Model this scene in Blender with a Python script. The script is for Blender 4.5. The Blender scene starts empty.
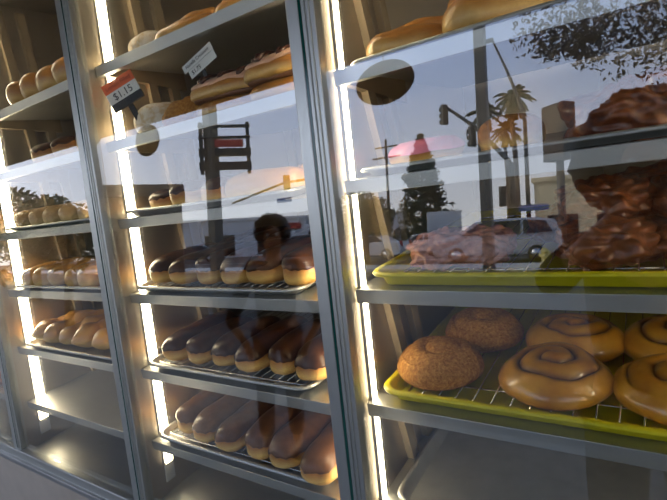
import bpy, math, random
from mathutils import Vector, Matrix, noise
random.seed(7)
S = bpy.context.scene
COL = S.collection
EYE = 1.55                      # height of the lens above the pavement
TT = math.tan(math.radians(5.88))   # the glass leans back
GY = 0.60
R = math.radians
PI = math.pi

# ---------------------------------------------------------------- helpers
def gy(z):                      # depth of the glass plane at world height z
    return GY + TT * (z - EYE)

def tag(o, label=None, cat=None, group=None, kind=None):
    if label: o['label'] = label
    if cat: o['category'] = cat
    if group: o['group'] = group
    if kind: o['kind'] = kind
    return o

def empty(name, loc, label, cat, group=None, rz=0.0):
    o = bpy.data.objects.new(name, None)
    COL.objects.link(o)
    o.location = loc
    o.rotation_euler = (0, 0, rz)
    o.empty_display_size = 0.02
    return tag(o, label, cat, group)

class MB:
    def __init__(self):
        self.v = []; self.f = []; self.s = []
    def add(self, vs, fs, smooth=True):
        b = len(self.v)
        self.v += [tuple(p) for p in vs]
        self.f += [tuple(i + b for i in f) for f in fs]
        self.s += [smooth] * len(fs)
        return self
    def box8(self, p, smooth=False):   # p: 4 bottom ccw, 4 top ccw
        return self.add(p, [(3, 2, 1, 0), (4, 5, 6, 7), (0, 1, 5, 4), (1, 2, 6, 5), (2, 3, 7, 6), (3, 0, 4, 7)], smooth)
    def box(self, lo, hi):
        x0, y0, z0 = lo; x1, y1, z1 = hi
        return self.box8([(x0, y0, z0), (x1, y0, z0), (x1, y1, z0), (x0, y1, z0), (x0, y0, z1), (x1, y0, z1), (x1, y1, z1), (x0, y1, z1)])
    def gbox(self, x0, x1, o0, o1, z0, z1):   # a box leaning with the glass; o = offset behind the glass
        return self.box8([(x0, gy(z0) + o0, z0), (x1, gy(z0) + o0, z0), (x1, gy(z0) + o1, z0), (x0, gy(z0) + o1, z0),
                          (x0, gy(z1) + o0, z1), (x1, gy(z1) + o0, z1), (x1, gy(z1) + o1, z1), (x0, gy(z1) + o1, z1)])
    def tube(self, pts, r, seg=8, closed=False, caps=True):
        pts = [Vector(p) for p in pts]; n = len(pts)
        rr = r if isinstance(r, (list, tuple)) else [r] * n
        vs = []; up = None
        for i, p in enumerate(pts):
            if closed: d = pts[(i + 1) % n] - pts[i - 1]
            else: d = pts[min(i + 1, n - 1)] - pts[max(i - 1, 0)]
            d.normalize()
            if up is None:
                up = Vector((0, 0, 1)) if abs(d.z) < .9 else Vector((1, 0, 0))
            a = d.cross(up)
            if a.length < 1e-4: a = d.cross(Vector((0, 1, 0)))
            a.normalize(); b = a.cross(d).normalized(); up = b
            for k in range(seg):
                t = 2 * PI * k / seg
                vs.append(p + (a * math.cos(t) + b * math.sin(t)) * rr[i])
        fs = []
        for i in range(n if closed else n - 1):
            for k in range(seg):
                j = (i + 1) % n
                fs.append((i * seg + k, i * seg + (k + 1) % seg, j * seg + (k + 1) % seg, j * seg + k))
        if not closed and caps:
            fs.append(tuple(range(seg))[::-1]); fs.append(tuple((n - 1) * seg + k for k in range(seg)))
        return self.add(vs, fs, True)
    def rows(self, rows, wrap=True, cap0=False, cap1=False, smooth=True):
        m = len(rows[0]); vs = [p for r in rows for p in r]; fs = []
        for i in range(len(rows) - 1):
            for k in range(m if wrap else m - 1):
                k2 = (k + 1) % m
                fs.append((i * m + k, i * m + k2, (i + 1) * m + k2, (i + 1) * m + k))
        if cap0: fs.append(tuple(range(m))[::-1])
        if cap1: fs.append(tuple((len(rows) - 1) * m + k for k in range(m)))
        return self.add(vs, fs, smooth)
    def prism(self, poly, y0, y1, axis='y'):   # polygon in x,z pushed along y
        n = len(poly)
        vs = [(x, y0, z) for x, z in poly] + [(x, y1, z) for x, z in poly]
        fs = [tuple(range(n)), tuple(range(2 * n - 1, n - 1, -1))] + [(i, n + i, n + (i + 1) % n, (i + 1) % n) for i in range(n)]
        return self.add(vs, fs, False)
    def mesh(self, name):
        me = bpy.data.meshes.new(name)
        me.from_pydata(self.v, [], self.f)
        me.polygons.foreach_set('use_smooth', self.s)
        me.update()
        return me
    def build(self, name, mat, parent=None, bevel=0, label=None):
        me = self.mesh(name)
        import bmesh
        bm = bmesh.new(); bm.from_mesh(me)
        bmesh.ops.recalc_face_normals(bm, faces=bm.faces); bm.to_mesh(me); bm.free()
        return put(name, me, mat, parent, bevel, label)

def put(name, me, mat, parent=None, bevel=0, label=None):
    if mat and not me.materials:
        me.materials.append(mat)
    o = bpy.data.objects.new(name, me)
    COL.objects.link(o)
    if parent: o.parent = parent
    if bevel:
        b = o.modifiers.new('bevel', 'BEVEL'); b.width = bevel; b.segments = 2; b.limit_method = 'ANGLE'
    if label: o['label'] = label
    return o

def copy_tree(o, parent=None):
    c = o.copy(); COL.objects.link(c)
    if parent: c.parent = parent
    for ch in list(o.children): copy_tree(ch, c)
    return c

# ---------------------------------------------------------------- materials
def nmat(name):
    m = bpy.data.materials.new(name); m.use_nodes = True
    nt = m.node_tree; nt.nodes.clear()
    out = nt.nodes.new('ShaderNodeOutputMaterial')
    return m, nt, out
def node(nt, t, **kw):
    n = nt.nodes.new(t)
    for k, v in kw.items():
        if k in n.inputs: n.inputs[k].default_value = v
        else: setattr(n, k, v)
    return n
def ramp(nt, stops):
    r = nt.nodes.new('ShaderNodeValToRGB'); e = r.color_ramp.elements
    while len(e) < len(stops): e.new(.5)
    for i, (p, c) in enumerate(stops):
        e[i].position = p; e[i].color = (*c, 1)
    return r
def principled(name, col, rough=.5, metal=0., coat=0., bump=0., bscale=40., var=.0, spec=.5, coat_rough=.1):
    m, nt, out = nmat(name)
    p = node(nt, 'ShaderNodeBsdfPrincipled', Roughness=rough, Metallic=metal)
    p.inputs['Coat Weight'].default_value = coat
    p.inputs['Coat Roughness'].default_value = coat_rough
    p.inputs['Specular IOR Level'].default_value = spec
    p.inputs['Base Color'].default_value = (*col, 1)
    L = nt.links
    if bump or var:
        tc = node(nt, 'ShaderNodeTexCoord')
        nz = node(nt, 'ShaderNodeTexNoise', Scale=bscale, Detail=4.)
        L.new(tc.outputs['Object'], nz.inputs['Vector'])
        if var:
            r = ramp(nt, [(.3, tuple(c * (1 - var) for c in col)), (.7, tuple(min(1, c * (1 + var)) for c in col))])
            L.new(nz.outputs['Fac'], r.inputs['Fac']); L.new(r.outputs['Color'], p.inputs['Base Color'])
        if bump:
            b = node(nt, 'ShaderNodeBump', Strength=bump, Distance=.004)
            L.new(nz.outputs['Fac'], b.inputs['Height']); L.new(b.outputs['Normal'], p.inputs['Normal'])
    L.new(p.outputs[0], out.inputs[0])
    return m
def steel(name, col, r0, r1, stretch=(2, 60, 60), bump=.04):
    m, nt, out = nmat(name); L = nt.links
    p = node(nt, 'ShaderNodeBsdfPrincipled', Metallic=.88)
    tc = node(nt, 'ShaderNodeTexCoord'); mp = node(nt, 'ShaderNodeMapping'); mp.inputs['Scale'].default_value = stretch
    nz = node(nt, 'ShaderNodeTexNoise', Scale=6., Detail=5.)
    mr = node(nt, 'ShaderNodeMapRange'); mr.inputs['To Min'].default_value = r0; mr.inputs['To Max'].default_value = r1
    nz2 = node(nt, 'ShaderNodeTexNoise', Scale=7., Detail=3.)
    r = ramp(nt, [(.3, tuple(c * .9 for c in col)), (.7, col)])
    b = node(nt, 'ShaderNodeBump', Strength=bump, Distance=.002)
    L.new(tc.outputs['Object'], mp.inputs['Vector']); L.new(mp.outputs[0], nz.inputs['Vector'])
    L.new(nz.outputs['Fac'], mr.inputs['Value']); L.new(mr.outputs[0], p.inputs['Roughness'])
    L.new(tc.outputs['Object'], nz2.inputs['Vector']); L.new(nz2.outputs['Fac'], r.inputs['Fac']); L.new(r.outputs[0], p.inputs['Base Color'])
    L.new(nz.outputs['Fac'], b.inputs['Height']); L.new(b.outputs[0], p.inputs['Normal'])
    L.new(p.outputs[0], out.inputs[0])
    return m
def glass_mat():
    m, nt, out = nmat('clear_glass'); L = nt.links
    lw = node(nt, 'ShaderNodeLayerWeight', Blend=.5)
    pw = node(nt, 'ShaderNodeMath', operation='POWER'); pw.inputs[1].default_value = 5
    mul = node(nt, 'ShaderNodeMath', operation='MULTIPLY_ADD'); mul.inputs[1].default_value = .88; mul.inputs[2].default_value = .105
    tr = node(nt, 'ShaderNodeBsdfTransparent'); tr.inputs[0].default_value = (.97, .985, .975, 1)
    gl = node(nt, 'ShaderNodeBsdfGlossy', Roughness=.0)
    mx = node(nt, 'ShaderNodeMixShader')
    L.new(lw.outputs['Facing'], pw.inputs[0]); L.new(pw.outputs[0], mul.inputs[0]); L.new(mul.outputs[0], mx.inputs[0])
    L.new(tr.outputs[0], mx.inputs[1]); L.new(gl.outputs[0], mx.inputs[2]); L.new(mx.outputs[0], out.inputs[0])
    return m
def emit(name, col, st):
    m, nt, out = nmat(name)
    e = node(nt, 'ShaderNodeEmission', Strength=st); e.inputs[0].default_value = (*col, 1)
    nt.links.new(e.outputs[0], out.inputs[0]); return m
def dough(name, bot, band, top, coat=.0, rough=.5, bump=.25, lo=.1, mid=.27, hi=.52, var=.30, bscale=30):
    """bread whose crust is browned under and over, with a paler line round the waist"""
    m, nt, out = nmat(name); L = nt.links
    p = node(nt, 'ShaderNodeBsdfPrincipled', Roughness=rough)
    p.inputs['Coat Weight'].default_value = coat; p.inputs['Coat Roughness'].default_value = .12
    p.inputs['Subsurface Weight'].default_value = .0
    tc = node(nt, 'ShaderNodeTexCoord'); sp = node(nt, 'ShaderNodeSeparateXYZ')
    nz = node(nt, 'ShaderNodeTexNoise', Scale=bscale, Detail=5.)
    ad = node(nt, 'ShaderNodeMath', operation='MULTIPLY_ADD'); ad.inputs[1].default_value = var
    su = node(nt, 'ShaderNodeMath', operation='SUBTRACT'); su.inputs[1].default_value = var * .5
    r = ramp(nt, [(lo, bot), (mid, band), (hi, top)])
    b = node(nt, 'ShaderNodeBump', Strength=bump * 1.6, Distance=.004)
    nz3 = node(nt, 'ShaderNodeTexNoise', Scale=bscale * 4, Detail=4.)
    L.new(tc.outputs['Generated'], sp.inputs[0]); L.new(tc.outputs['Object'], nz.inputs['Vector']); L.new(tc.outputs['Object'], nz3.inputs['Vector'])
    L.new(nz.outputs['Fac'], ad.inputs[0]); L.new(sp.outputs['Z'], ad.inputs[2]); L.new(ad.outputs[0], su.inputs[0])
    L.new(su.outputs[0], r.inputs['Fac']); L.new(r.outputs[0], p.inputs['Base Color'])
    L.new(nz3.outputs['Fac'], b.inputs['Height']); L.new(b.outputs[0], p.inputs['Normal'])
    L.new(p.outputs[0], out.inputs[0]); return m
def spotted(name, a, b_, scale, rough, coat, bump, lo=.42, hi=.6, dist=.006):
    m, nt, out = nmat(name); L = nt.links
    p = node(nt, 'ShaderNodeBsdfPrincipled', Roughness=rough)
    p.inputs['Coat Weight'].default_value = coat; p.inputs['Coat Roughness'].default_value = .1
    tc = node(nt, 'ShaderNodeTexCoord'); nz = node(nt, 'ShaderNodeTexNoise', Scale=scale, Detail=6., Roughness=.65)
    r = ramp(nt, [(lo, a), (hi, b_)]); b = node(nt, 'ShaderNodeBump', Strength=bump, Distance=dist)
    L.new(tc.outputs['Object'], nz.inputs['Vector']); L.new(nz.outputs['Fac'], r.inputs['Fac']); L.new(r.outputs[0], p.inputs['Base Color'])
    L.new(nz.outputs['Fac'], b.inputs['Height']); L.new(b.outputs[0], p.inputs['Normal']); L.new(p.outputs[0], out.inputs[0]); return m
def roll_mat():
    m, nt, out = nmat('glazed_roll'); L = nt.links
    p = node(nt, 'ShaderNodeBsdfPrincipled', Roughness=.38)
    p.inputs['Coat Weight'].default_value = .8; p.inputs['Coat Roughness'].default_value = .12
    at = node(nt, 'ShaderNodeAttribute', attribute_name='filling')
    tc = node(nt, 'ShaderNodeTexCoord'); nz = node(nt, 'ShaderNodeTexNoise', Scale=28., Detail=5.)
    r = ramp(nt, [(.3, (.44, .16, .008)), (.7, (.72, .35, .030))])
    mx = node(nt, 'ShaderNodeMixRGB'); mx.inputs[2].default_value = (.11, .032, .006, 1)
    b = node(nt, 'ShaderNodeBump', Strength=.25, Distance=.004)
    L.new(tc.outputs['Object'], nz.inputs['Vector']); L.new(nz.outputs['Fac'], r.inputs['Fac']); L.new(r.outputs[0], mx.inputs[1])
    L.new(at.outputs['Fac'], mx.inputs[0]); L.new(mx.outputs[0], p.inputs['Base Color'])
    L.new(nz.outputs['Fac'], b.inputs['Height']); L.new(b.outputs[0], p.inputs['Normal']); L.new(p.outputs[0], out.inputs[0]); return m

M = {
 'steel': steel('brushed_steel', (.56, .555, .53), .24, .42),
 'shelf': steel('shelf_steel', (.50, .495, .46), .32, .50),
 'kick': principled('kick_plate_steel', (.48, .41, .33), .45, .45, 0, .03, 12, .08),
 'edge': steel('shelf_edge_steel', (.54, .535, .50), .36, .52),
 'wall_steel': steel('wall_steel', (.52, .46, .38), .30, .42, (60, 60, 2), .03),
 'back_steel': steel('back_steel', (.30, .26, .21), .26, .40, (60, 60, 2), .03),
 'alu': steel('frame_aluminium', (.46, .465, .43), .3, .46, (80, 80, 1), .05),
 'tray_steel': principled('tray_aluminium', (.50, .50, .48), .40, .7, 0, .05, 30, .08),
 'post': principled('upright_tan', (.36, .28, .18), .5, .35),
 'wire': principled('chrome_wire', (.75, .74, .70), .22, 1.),
 'glass': glass_mat(),
 'glass_edge': principled('green_glass_edge', (.004, .05, .035), .15),
 'gasket': principled('dark_gasket', (.01, .012, .012), .6),
 'lime': principled('lime_plastic', (.60, .52, .003), .42, 0, .1),
 'led': emit('light_strip', (1., .83, .56), 26.),
 'led_back': principled('strip_channel', (.75, .73, .68), .4, .6),
 'dough': dough('fried_dough', (.52, .25, .05), (.80, .50, .14), (.44, .17, .028)),
 'dough_gold': dough('golden_glazed_dough', (.58, .32, .08), (.74, .48, .16), (.60, .28, .055), .5, .4),
 'dough_pale': dough('pale_roll_dough', (.58, .38, .14), (.66, .46, .20), (.55, .32, .12), .1, .55),
 'bread': dough('baked_bread', (.52, .28, .06), (.70, .44, .13), (.44, .18, .03), .35, .4, .3),
 'choc': principled('dark_chocolate', (.062, .021, .007), .33, 0, .08, .12, 60., .25, spec=.22, coat_rough=.2),
 'milkchoc': principled('milk_chocolate', (.135, .055, .022), .36, 0, .08, .12, 60., .2, spec=.25, coat_rough=.25),
 'drizzle': principled('chocolate_drizzle', (.06, .016, .008), .3, 0, .4),
 'pinkglaze': principled('pinkish_glaze', (.72, .42, .28), .35, 0, .5, .2, 50, .15),
 'pink': principled('pink_icing', (.85, .25, .36), .35, 0, .4, .15, 50, .1),
 'powder': spotted('powdered_dough', (.78, .70, .56), (.62, .45, .24), 60, .8, 0, .3),
 'crumb': spotted('cinnamon_crumb', (.36, .13, .012), (.66, .31, .055), 220, .75, 0, 1., .38, .64),
 'fritter': spotted('glazed_fritter', (.085, .018, .005), (.30, .085, .022), 45, .4, .35, .35, .36, .66, .006),
 'fritter_pink': spotted('sugared_fritter', (.26, .09, .055), (.50, .22, .15), 60, .45, .6, .4, .36, .66, .006),
 'roll': roll_mat(),
 'cream': principled('cream_filling', (.20, .09, .04), .5),
 'orange': principled('orange_card', (.80, .16, .055), .6),
 'white': principled('white_card', (.74, .76, .74), .6),
 'black': principled('black_plastic', (.018, .018, .018), .45),
 'ink': principled('black_ink', (.015, .015, .018), .6),
 'ink_soft': principled('faded_ink', (.16, .015, .005), .6),
 'floor': principled('shop_floor_tile', (.20, .19, .17), .4, 0, 0, .0, 4, .2),
 'plaster': principled('shop_plaster', (.40, .37, .32), .8, 0, 0, .1, 20, .08),
 'soffit': principled('soffit_paint', (.10, .095, .085), .8, 0, 0, .1, 6, .15),
 'pavement': principled('pavement_concrete', (.15, .14, .125), .85, 0, 0, .2, 9, .2),
 'asphalt': principled('asphalt', (.016, .016, .016), .85, 0, 0, .3, 30, .3),
 'kerb': principled('kerb_concrete', (.45, .44, .42), .8, 0, 0, .2, 12, .15),
 'paint': principled('road_paint', (.75, .75, .72), .7),
 'trunk': principled('tree_bark', (.11, .075, .05), .9, 0, 0, .5, 20, .3),
 'leaf': principled('green_leaf', (.06, .08, .03), .6, 0, 0, 0, 3, .35),
 'leaf_dark': principled('conifer_green', (.035, .046, .024), .7, 0, 0, 0, 3, .3),
 'leaf_red': principled('reddish_leaf', (.06, .035, .022), .6, 0, 0, 0, 3, .4),
 'palm': principled('palm_green', (.05, .07, .022), .6, 0, 0, 0, 3, .3),
 'palm_dry': principled('dry_frond', (.07, .052, .03), .8),
 'pole': principled('pole_metal', (.12, .115, .10), .5, .5),
 'pole_wood': principled('timber_pole', (.13, .09, .06), .9, 0, 0, .3, 14, .3),
 'signal': principled('signal_housing', (.03, .03, .025), .5),
 'signal_y': principled('signal_yellow', (.45, .28, .04), .5),
 'red': principled('red_paint', (.5, .04, .03), .5),
 'lens': emit('red_signal_lens', (1, .08, .03), 3.),
 'blue': principled('blue_sign', (.03, .10, .35), .5),
 'van_paint': principled('silver_grey_paint', (.46, .46, .47), .3, .25, .6),
 'silver_paint': principled('silver_paint', (.60, .60, .60), .3, .25, .6),
 'white_paint': principled('white_paint', (.75, .76, .77), .3, 0, .8),
 'dark_paint': principled('dark_green_paint', (.02, .035, .03), .28, .3, .8),
 'car_glass': principled('tinted_car_glass', (.012, .014, .016), .06),
 'tyre': principled('tyre_rubber', (.015, .015, .016), .8),
 'rim': principled('alloy_rim', (.55, .56, .57), .3, .9),
 'lamp': principled('lamp_lens', (.7, .68, .6), .15),
 'stucco': principled('tan_stucco', (.82, .68, .42), .9, 0, 0, .1, 8, .1),
 'grey_wall': principled('grey_stucco', (.72, .73, .75), .9, 0, 0, .1, 8, .1),
 'hydrant': principled('yellow_hydrant', (.62, .50, .16), .45),
 'skin': principled('skin', (.42, .22, .13), .5),
 'hair': principled('dark_hair', (.008, .006, .005), .6, 0, 0, .6, 60, .3),
 'shirt': principled('dark_shirt', (.018, .016, .017), .85, 0, 0, .2, 40, .2),
 'trouser': principled('dark_jeans', (.02, .028, .05), .85, 0, 0, .2, 40, .2),
 'shoe': principled('grey_shoe', (.10, .10, .10), .6),
 'eye': principled('eye_white', (.7, .68, .65), .2),
 'lip': principled('lip', (.30, .10, .08), .4),
 'olive': principled('olive_board', (.07, .075, .055), .5),
 'yellow': principled('yellow_card', (.66, .52, .16), .6),
}

# ---------------------------------------------------------------- the case: where things are
MUL = [-2.330, -1.674, -1.029, -0.409, 0.225]     # mullion centres
BAYS = [(MUL[i] + .020, MUL[i + 1] - .020) for i in range(4)]      # clear width of each bay
Z0 = EYE - .720                                   # sill
ZT = EYE + .62                                    # head of the glass
BACK = 1.32
DECK = {1: EYE + .288, 2: EYE + .122, 3: EYE - .052, 4: EYE - .226, 5: EYE - .408, 6: EYE - .586}
LIFT = {2: .010, 3: .018, 4: .020, 5: .013, 6: .013}          # the right bay's shelves hang a notch higher
def deck(s, bay=2): return DECK[s] + (LIFT.get(s, 0) if bay == 3 else 0)
BAYNAME = ['far left bay', 'left bay', 'middle bay', 'right bay']
ORD = ['', 'top', 'second', 'third', 'fourth', 'fifth', 'lowest']
FRONT = .030                                       # shelf front behind the glass

case = empty('display_case', (-1.0, .95, 0), 'long stainless pastry display case with sloping glass front and lit bays', 'display case')
OFF = Vector((-1.0, .95, 0))
def part(mb, name, mat, bevel=0, label=None, parent=None):
    mb.v = [(x - OFF.x, y - OFF.y, z - OFF.z) for x, y, z in mb.v]
    return mb.build(name, mat, parent or case, bevel, label)

for i, mx in enumerate(MUL):
    # two aluminium frame strips with the green pane edges showing between them
    for a, b in ((-.025, -.0026), (.0026, .026)):
        m = MB().gbox(mx + a, mx + b, -.010, .012, Z0 - .004, ZT + .02)
        if a > 0:
            for q in (.30, .62): m.gbox(mx + a + (b - a) * q - .0012, mx + a + (b - a) * q + .0012, -.0125, -.009, Z0, ZT + .02)
        fr = part(m, 'mullion', M['alu'], .0015)
    part(MB().gbox(mx - .0026, mx + .0026, -.0095, .010, Z0, ZT), 'pane_edge', M['glass_edge'], 0, 'dark green glass edge')
    if i in (0, 1, 2, 3, 4):
        zt, zb = ZT + .02, Z0 - .03
        part(MB().box8([(mx - .020, gy(zb) + .012, zb), (mx + .020, gy(zb) + .012, zb), (mx + .020, BACK, zb), (mx - .020, BACK, zb),
                        (mx - .020, gy(zt) + .012, zt), (mx + .020, gy(zt) + .012, zt), (mx + .020, BACK, zt), (mx - .020, BACK, zt)]),
             'side_panel', M['wall_steel'])
for bi, (x0, x1) in enumerate(BAYS):
    lw = (.030, .026, .021, .010)[bi]; lo = .048 if bi == 3 else .057
    # glass, light strip on the panel at the bay's left, two uprights per side, sliding back door
    part(MB().gbox(x0 - .016, x1 + .016, -.0025, .0025, Z0 + .001, ZT), 'glass_pane', M['glass'])
    st = part(MB().gbox(x0, x0 + .004, lo - .002, lo + lw + .002, Z0 + .012, ZT), 'light_channel', M['led_back'])
    part(MB().gbox(x0 + .003, x0 + .008, lo, lo + lw, Z0 + .058, ZT - .002), 'light_strip', M['led'], .003, 'glowing warm white strip', st)
    rt = part(MB().gbox(x1 - .004, x1, .055, .081, Z0 + .125, ZT), 'light_channel', M['led_back'])
    part(MB().gbox(x1 - .008, x1 - .003, .058, .078, Z0 + .130, ZT - .002), 'light_strip', M['led'], .002, 'glowing warm white strip', rt)
    for xa, xb in ((x0, x0 + .014), (x1 - .014, x1)):
        if bi < 3:
            for ya in (.785, .850): part(MB().box((xa, ya, Z0 - .02), (xb, ya + .026, ZT)), 'upright', M['post'], .001)
        else:                               # leaning struts from shelf to shelf
            for sa in (1, 2, 3, 4, 5):
                zt, zb = deck(sa, 3) - .003, deck(sa + 1, 3) + .001
                for q in (0, .075):
                    y1 = gy((zt + zb) / 2) + .130 + q
                    part(MB().box8([(xa, y1 + .022, zb), (xb, y1 + .022, zb), (xb, y1 + .048, zb), (xa, y1 + .048, zb), (xa, y1 - .014, zt), (xb, y1 - .014, zt), (xb, y1 + .012, zt), (xa, y1 + .012, zt)]), 'upright', M['post'], .001)
    d = part(MB().box((x0, BACK - .012, Z0 - .02), (x1, BACK, ZT + .02)), 'back_door', M['back_steel'])
    m = MB(); xm = (x0 + x1) / 2
    for xa in (x0, xm - .014, x1 - .03): m.box((xa, BACK - .026, Z0 - .02), (xa + .03, BACK - .012, ZT))
    for za in (Z0 - .02, ZT - .05): m.box((x0 + .03, BACK - .024, za), (xm - .014, BACK - .012, za + .04)); m.box((xm + .016, BACK - .024, za), (x1 - .03, BACK - .012, za + .04))
    part(m, 'door_frame', M['back_steel'], 0, None, d)
L0, L1 = MUL[0] - .03, MUL[-1] + .03
part(MB().box((L0, gy(Z0) - .004, Z0 - .05), (L1, BACK, Z0 - .018)), 'base_panel', M['shelf'])
part(MB().box((L0, gy(ZT), ZT + .02), (L1, BACK, ZT + .045)), 'top_panel', M['back_steel'])
part(MB().gbox(L0, L1, -.016, .020, Z0 - .030, Z0 - .002), 'sill_rail', M['alu'], .003)
part(MB().box((L0, gy(Z0) - .026, Z0 - .050), (L1, gy(Z0) + .0, Z0 - .029)), 'rail_lip', M['steel'], .004)
part(MB().box((L0, gy(Z0) - .018, .10), (L1, gy(Z0) + .03, Z0 - .050)), 'kick_panel', M['kick'])
part(MB().box((L0, gy(Z0) + .04, .0), (L1, BACK, .10)), 'plinth', M['black'])
part(MB().gbox(L0, L1, -.014, .020, ZT, ZT + .05), 'head_rail', M['alu'], .003)

# ---------------------------------------------------------------- shelves
def shelf(bay, s, label):
    x0, x1 = BAYS[bay]; z = deck(s, bay); yf = gy(z) + FRONT
    w = x1 - x0 - .004
    t = empty('shelf', ((x0 + x1) / 2, yf, z), label, 'shelf', 'display case shelves')
    t['w'] = w
    m = MB().box((-w / 2, .002, -.0025), (w / 2, .60, 0)); m.build('deck', M['shelf'], t)
    MB().box((-w / 2, 0, -.022), (w / 2, .003, .0005)).box((-w / 2, .003, -.022), (w / 2, .016, -.0195)).build('front_edge', M['edge'], t, .0008)
    for sx in (-1, 1):
        xa = sx * (w / 2 - .001); xb = sx * (w / 2 - .013)
        lo, hi = min(xa, xb), max(xa, xb)
        b = MB(); b.add([(lo, .018, -.020), (hi, .018, -.020), (hi, .24, -.046), (lo, .24, -.046), (lo, .018, -.0026), (hi, .018, -.0026), (hi, .24, -.0026), (lo, .24, -.0026)],
                        [(3, 2, 1, 0), (4, 5, 6, 7), (0, 1, 5, 4), (1, 2, 6, 5), (2, 3, 7, 6), (3, 0, 4, 7)], False)
        b.build('bracket', M['post'], t)
    return t

for b in (1, 2):
    for s in range(1, 7):
        what = {(1, 6): 'empty stainless shelf below the glazed twists'}.get((b, s))
        shelf(b, s, what or 'stainless shelf with a folded front edge, %s in the %s' % (ORD[s] if s in (1, 6) else ORD[s] + ' from top', BAYNAME[b]))
shelf(3, 2, 'stainless shelf carrying golden pastries, highest in the right bay')
shelf(3, 3, 'stainless shelf above the upper lime tray in the right bay')
shelf(3, 4, 'stainless shelf under the upper lime tray of fritters')
shelf(3, 5, 'stainless shelf under the lime tray of cinnamon rolls')
shelf(3, 6, 'stainless shelf under the empty steel tray in the right bay')
shelf(0, 4, 'stainless shelf in the far left bay, highest of two glimpsed there')
shelf(0, 5, 'stainless shelf in the far left bay, above the coconut donut')
shelf(0, 6, 'stainless shelf under the coconut donut in the far left bay')

# ---------------------------------------------------------------- trays and racks
def rrect(w, d, r, n=6):
    pts = []
    for cx, cy, a0 in ((w / 2 - r, d - r, 0), (-w / 2 + r, d - r, 90), (-w / 2 + r, r, 180), (w / 2 - r, r, 270)):
        for k in range(n + 1):
            a = R(a0 + 90 * k / n); pts.append((cx + r * math.cos(a), cy + r * math.sin(a)))
    return pts
def inset(w, d, r, e, n=6):
    return [(x, y + e) for x, y in rrect(w - 2 * e, d - 2 * e, max(r - e, .004), n)]
def tray(bay, s, w, dx, mat, label, d=.56, lip=.016, rim=.010, group='baking trays on the shelves'):
    x0, x1 = BAYS[bay]; z = deck(s, bay)
    t = empty('baking_tray', ((x0 + x1) / 2 + dx, gy(z) + FRONT + .004, z + .0012), label, 'tray', group)
    r = .035; rows = []
    for e, zz in ((rim + .010, .001), (rim + .006, .003), (rim, lip - .002), (rim - .003, lip), (.003, lip), (0, lip - .003), (.001, lip - .006), (.004, lip - .0055), (rim + .001, lip - .006), (rim + .008, .0005), (rim + .012, 0.)):
        rows.append([(x, y, zz) for x, y in inset(w, d, r, e)])
    m = MB().rows(rows); n = len(rows[0])
    m.add(rows[0], [tuple(range(n))], False); m.add(rows[-1], [tuple(range(n))], False)
    m.build('tray_pan', mat, t)
    return t
def rack(bay, s, w, dx, label, pitch=.022, d=.56):
    x0, x1 = BAYS[bay]; z = deck(s, bay)
    t = empty('cooling_rack', ((x0 + x1) / 2 + dx, gy(z) + FRONT + .004, z + .0065), label, 'cooling rack', 'wire racks in the trays')
    fw, fd = w - .05, d - .05
    m = MB().tube([(x, y + .025, .0035) for x, y in rrect(fw, fd, .012, 4)], .0022, 6, True); m.build('rack_frame', M['wire'], t)
    m = MB(); n = int(fw / pitch)
    for k in range(1, n):
        x = -fw / 2 + fw * k / n
        m.tube([(x, .026, .0068), (x, fd + .024, .0068)], .0011, 5)
    for k in range(3): m.tube([(-fw / 2, .07 + k * (fd - .1) / 2, .0045), (fw / 2, .07 + k * (fd - .1) / 2, .0045)], .0016, 5)
    m.build('rack_wires', M['wire'], t)
    return t
TW = .490
for s, what in ((3, 'round filled donuts'), (4, 'uppermost row of chocolate long johns'), (5, 'middle row of chocolate long johns'), (6, 'lowest row of chocolate long johns')):
    tray(2, s, TW, -.035, M['tray_steel'], 'steel sheet tray under the ' + what)
    if s > 3: rack(2, s, TW, -.035, 'wire cooling rack under the ' + what)
for s, what in ((3, 'pale long rolls'), (4, 'smooth golden long buns'), (5, 'glazed twists')):
    tray(1, s, .52, -.01, M['tray_steel'], 'steel sheet tray under the %s in the left bay' % what, lip=.012)
LW = .562
lt1 = tray(3, 4, LW, .005, M['lime'], 'lime green plastic tray holding the sugared fritters', lip=.024, rim=.013, group='lime trays')
lt2 = tray(3, 5, LW, .005, M['lime'], 'lime green plastic tray holding the cinnamon rolls', lip=.024, rim=.013, group='lime trays')
rack(3, 4, LW - .03, .005, 'wire rack under the sugared fritters', .026)
rack(3, 5, LW - .03, .005, 'wire rack under the cinnamon rolls', .026)
tray(3, 2, .56, .0, M['tray_steel'], 'steel tray under the golden pastries in the right bay', lip=.008, rim=.008)
tray(3, 3, .56, .0, M['tray_steel'], 'steel tray with bright lip under the pink iced donut', lip=.014)
tray(3, 6, .54, .0, M['tray_steel'], 'empty steel sheet tray with rounded corners at the bottom', lip=.016)

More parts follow.
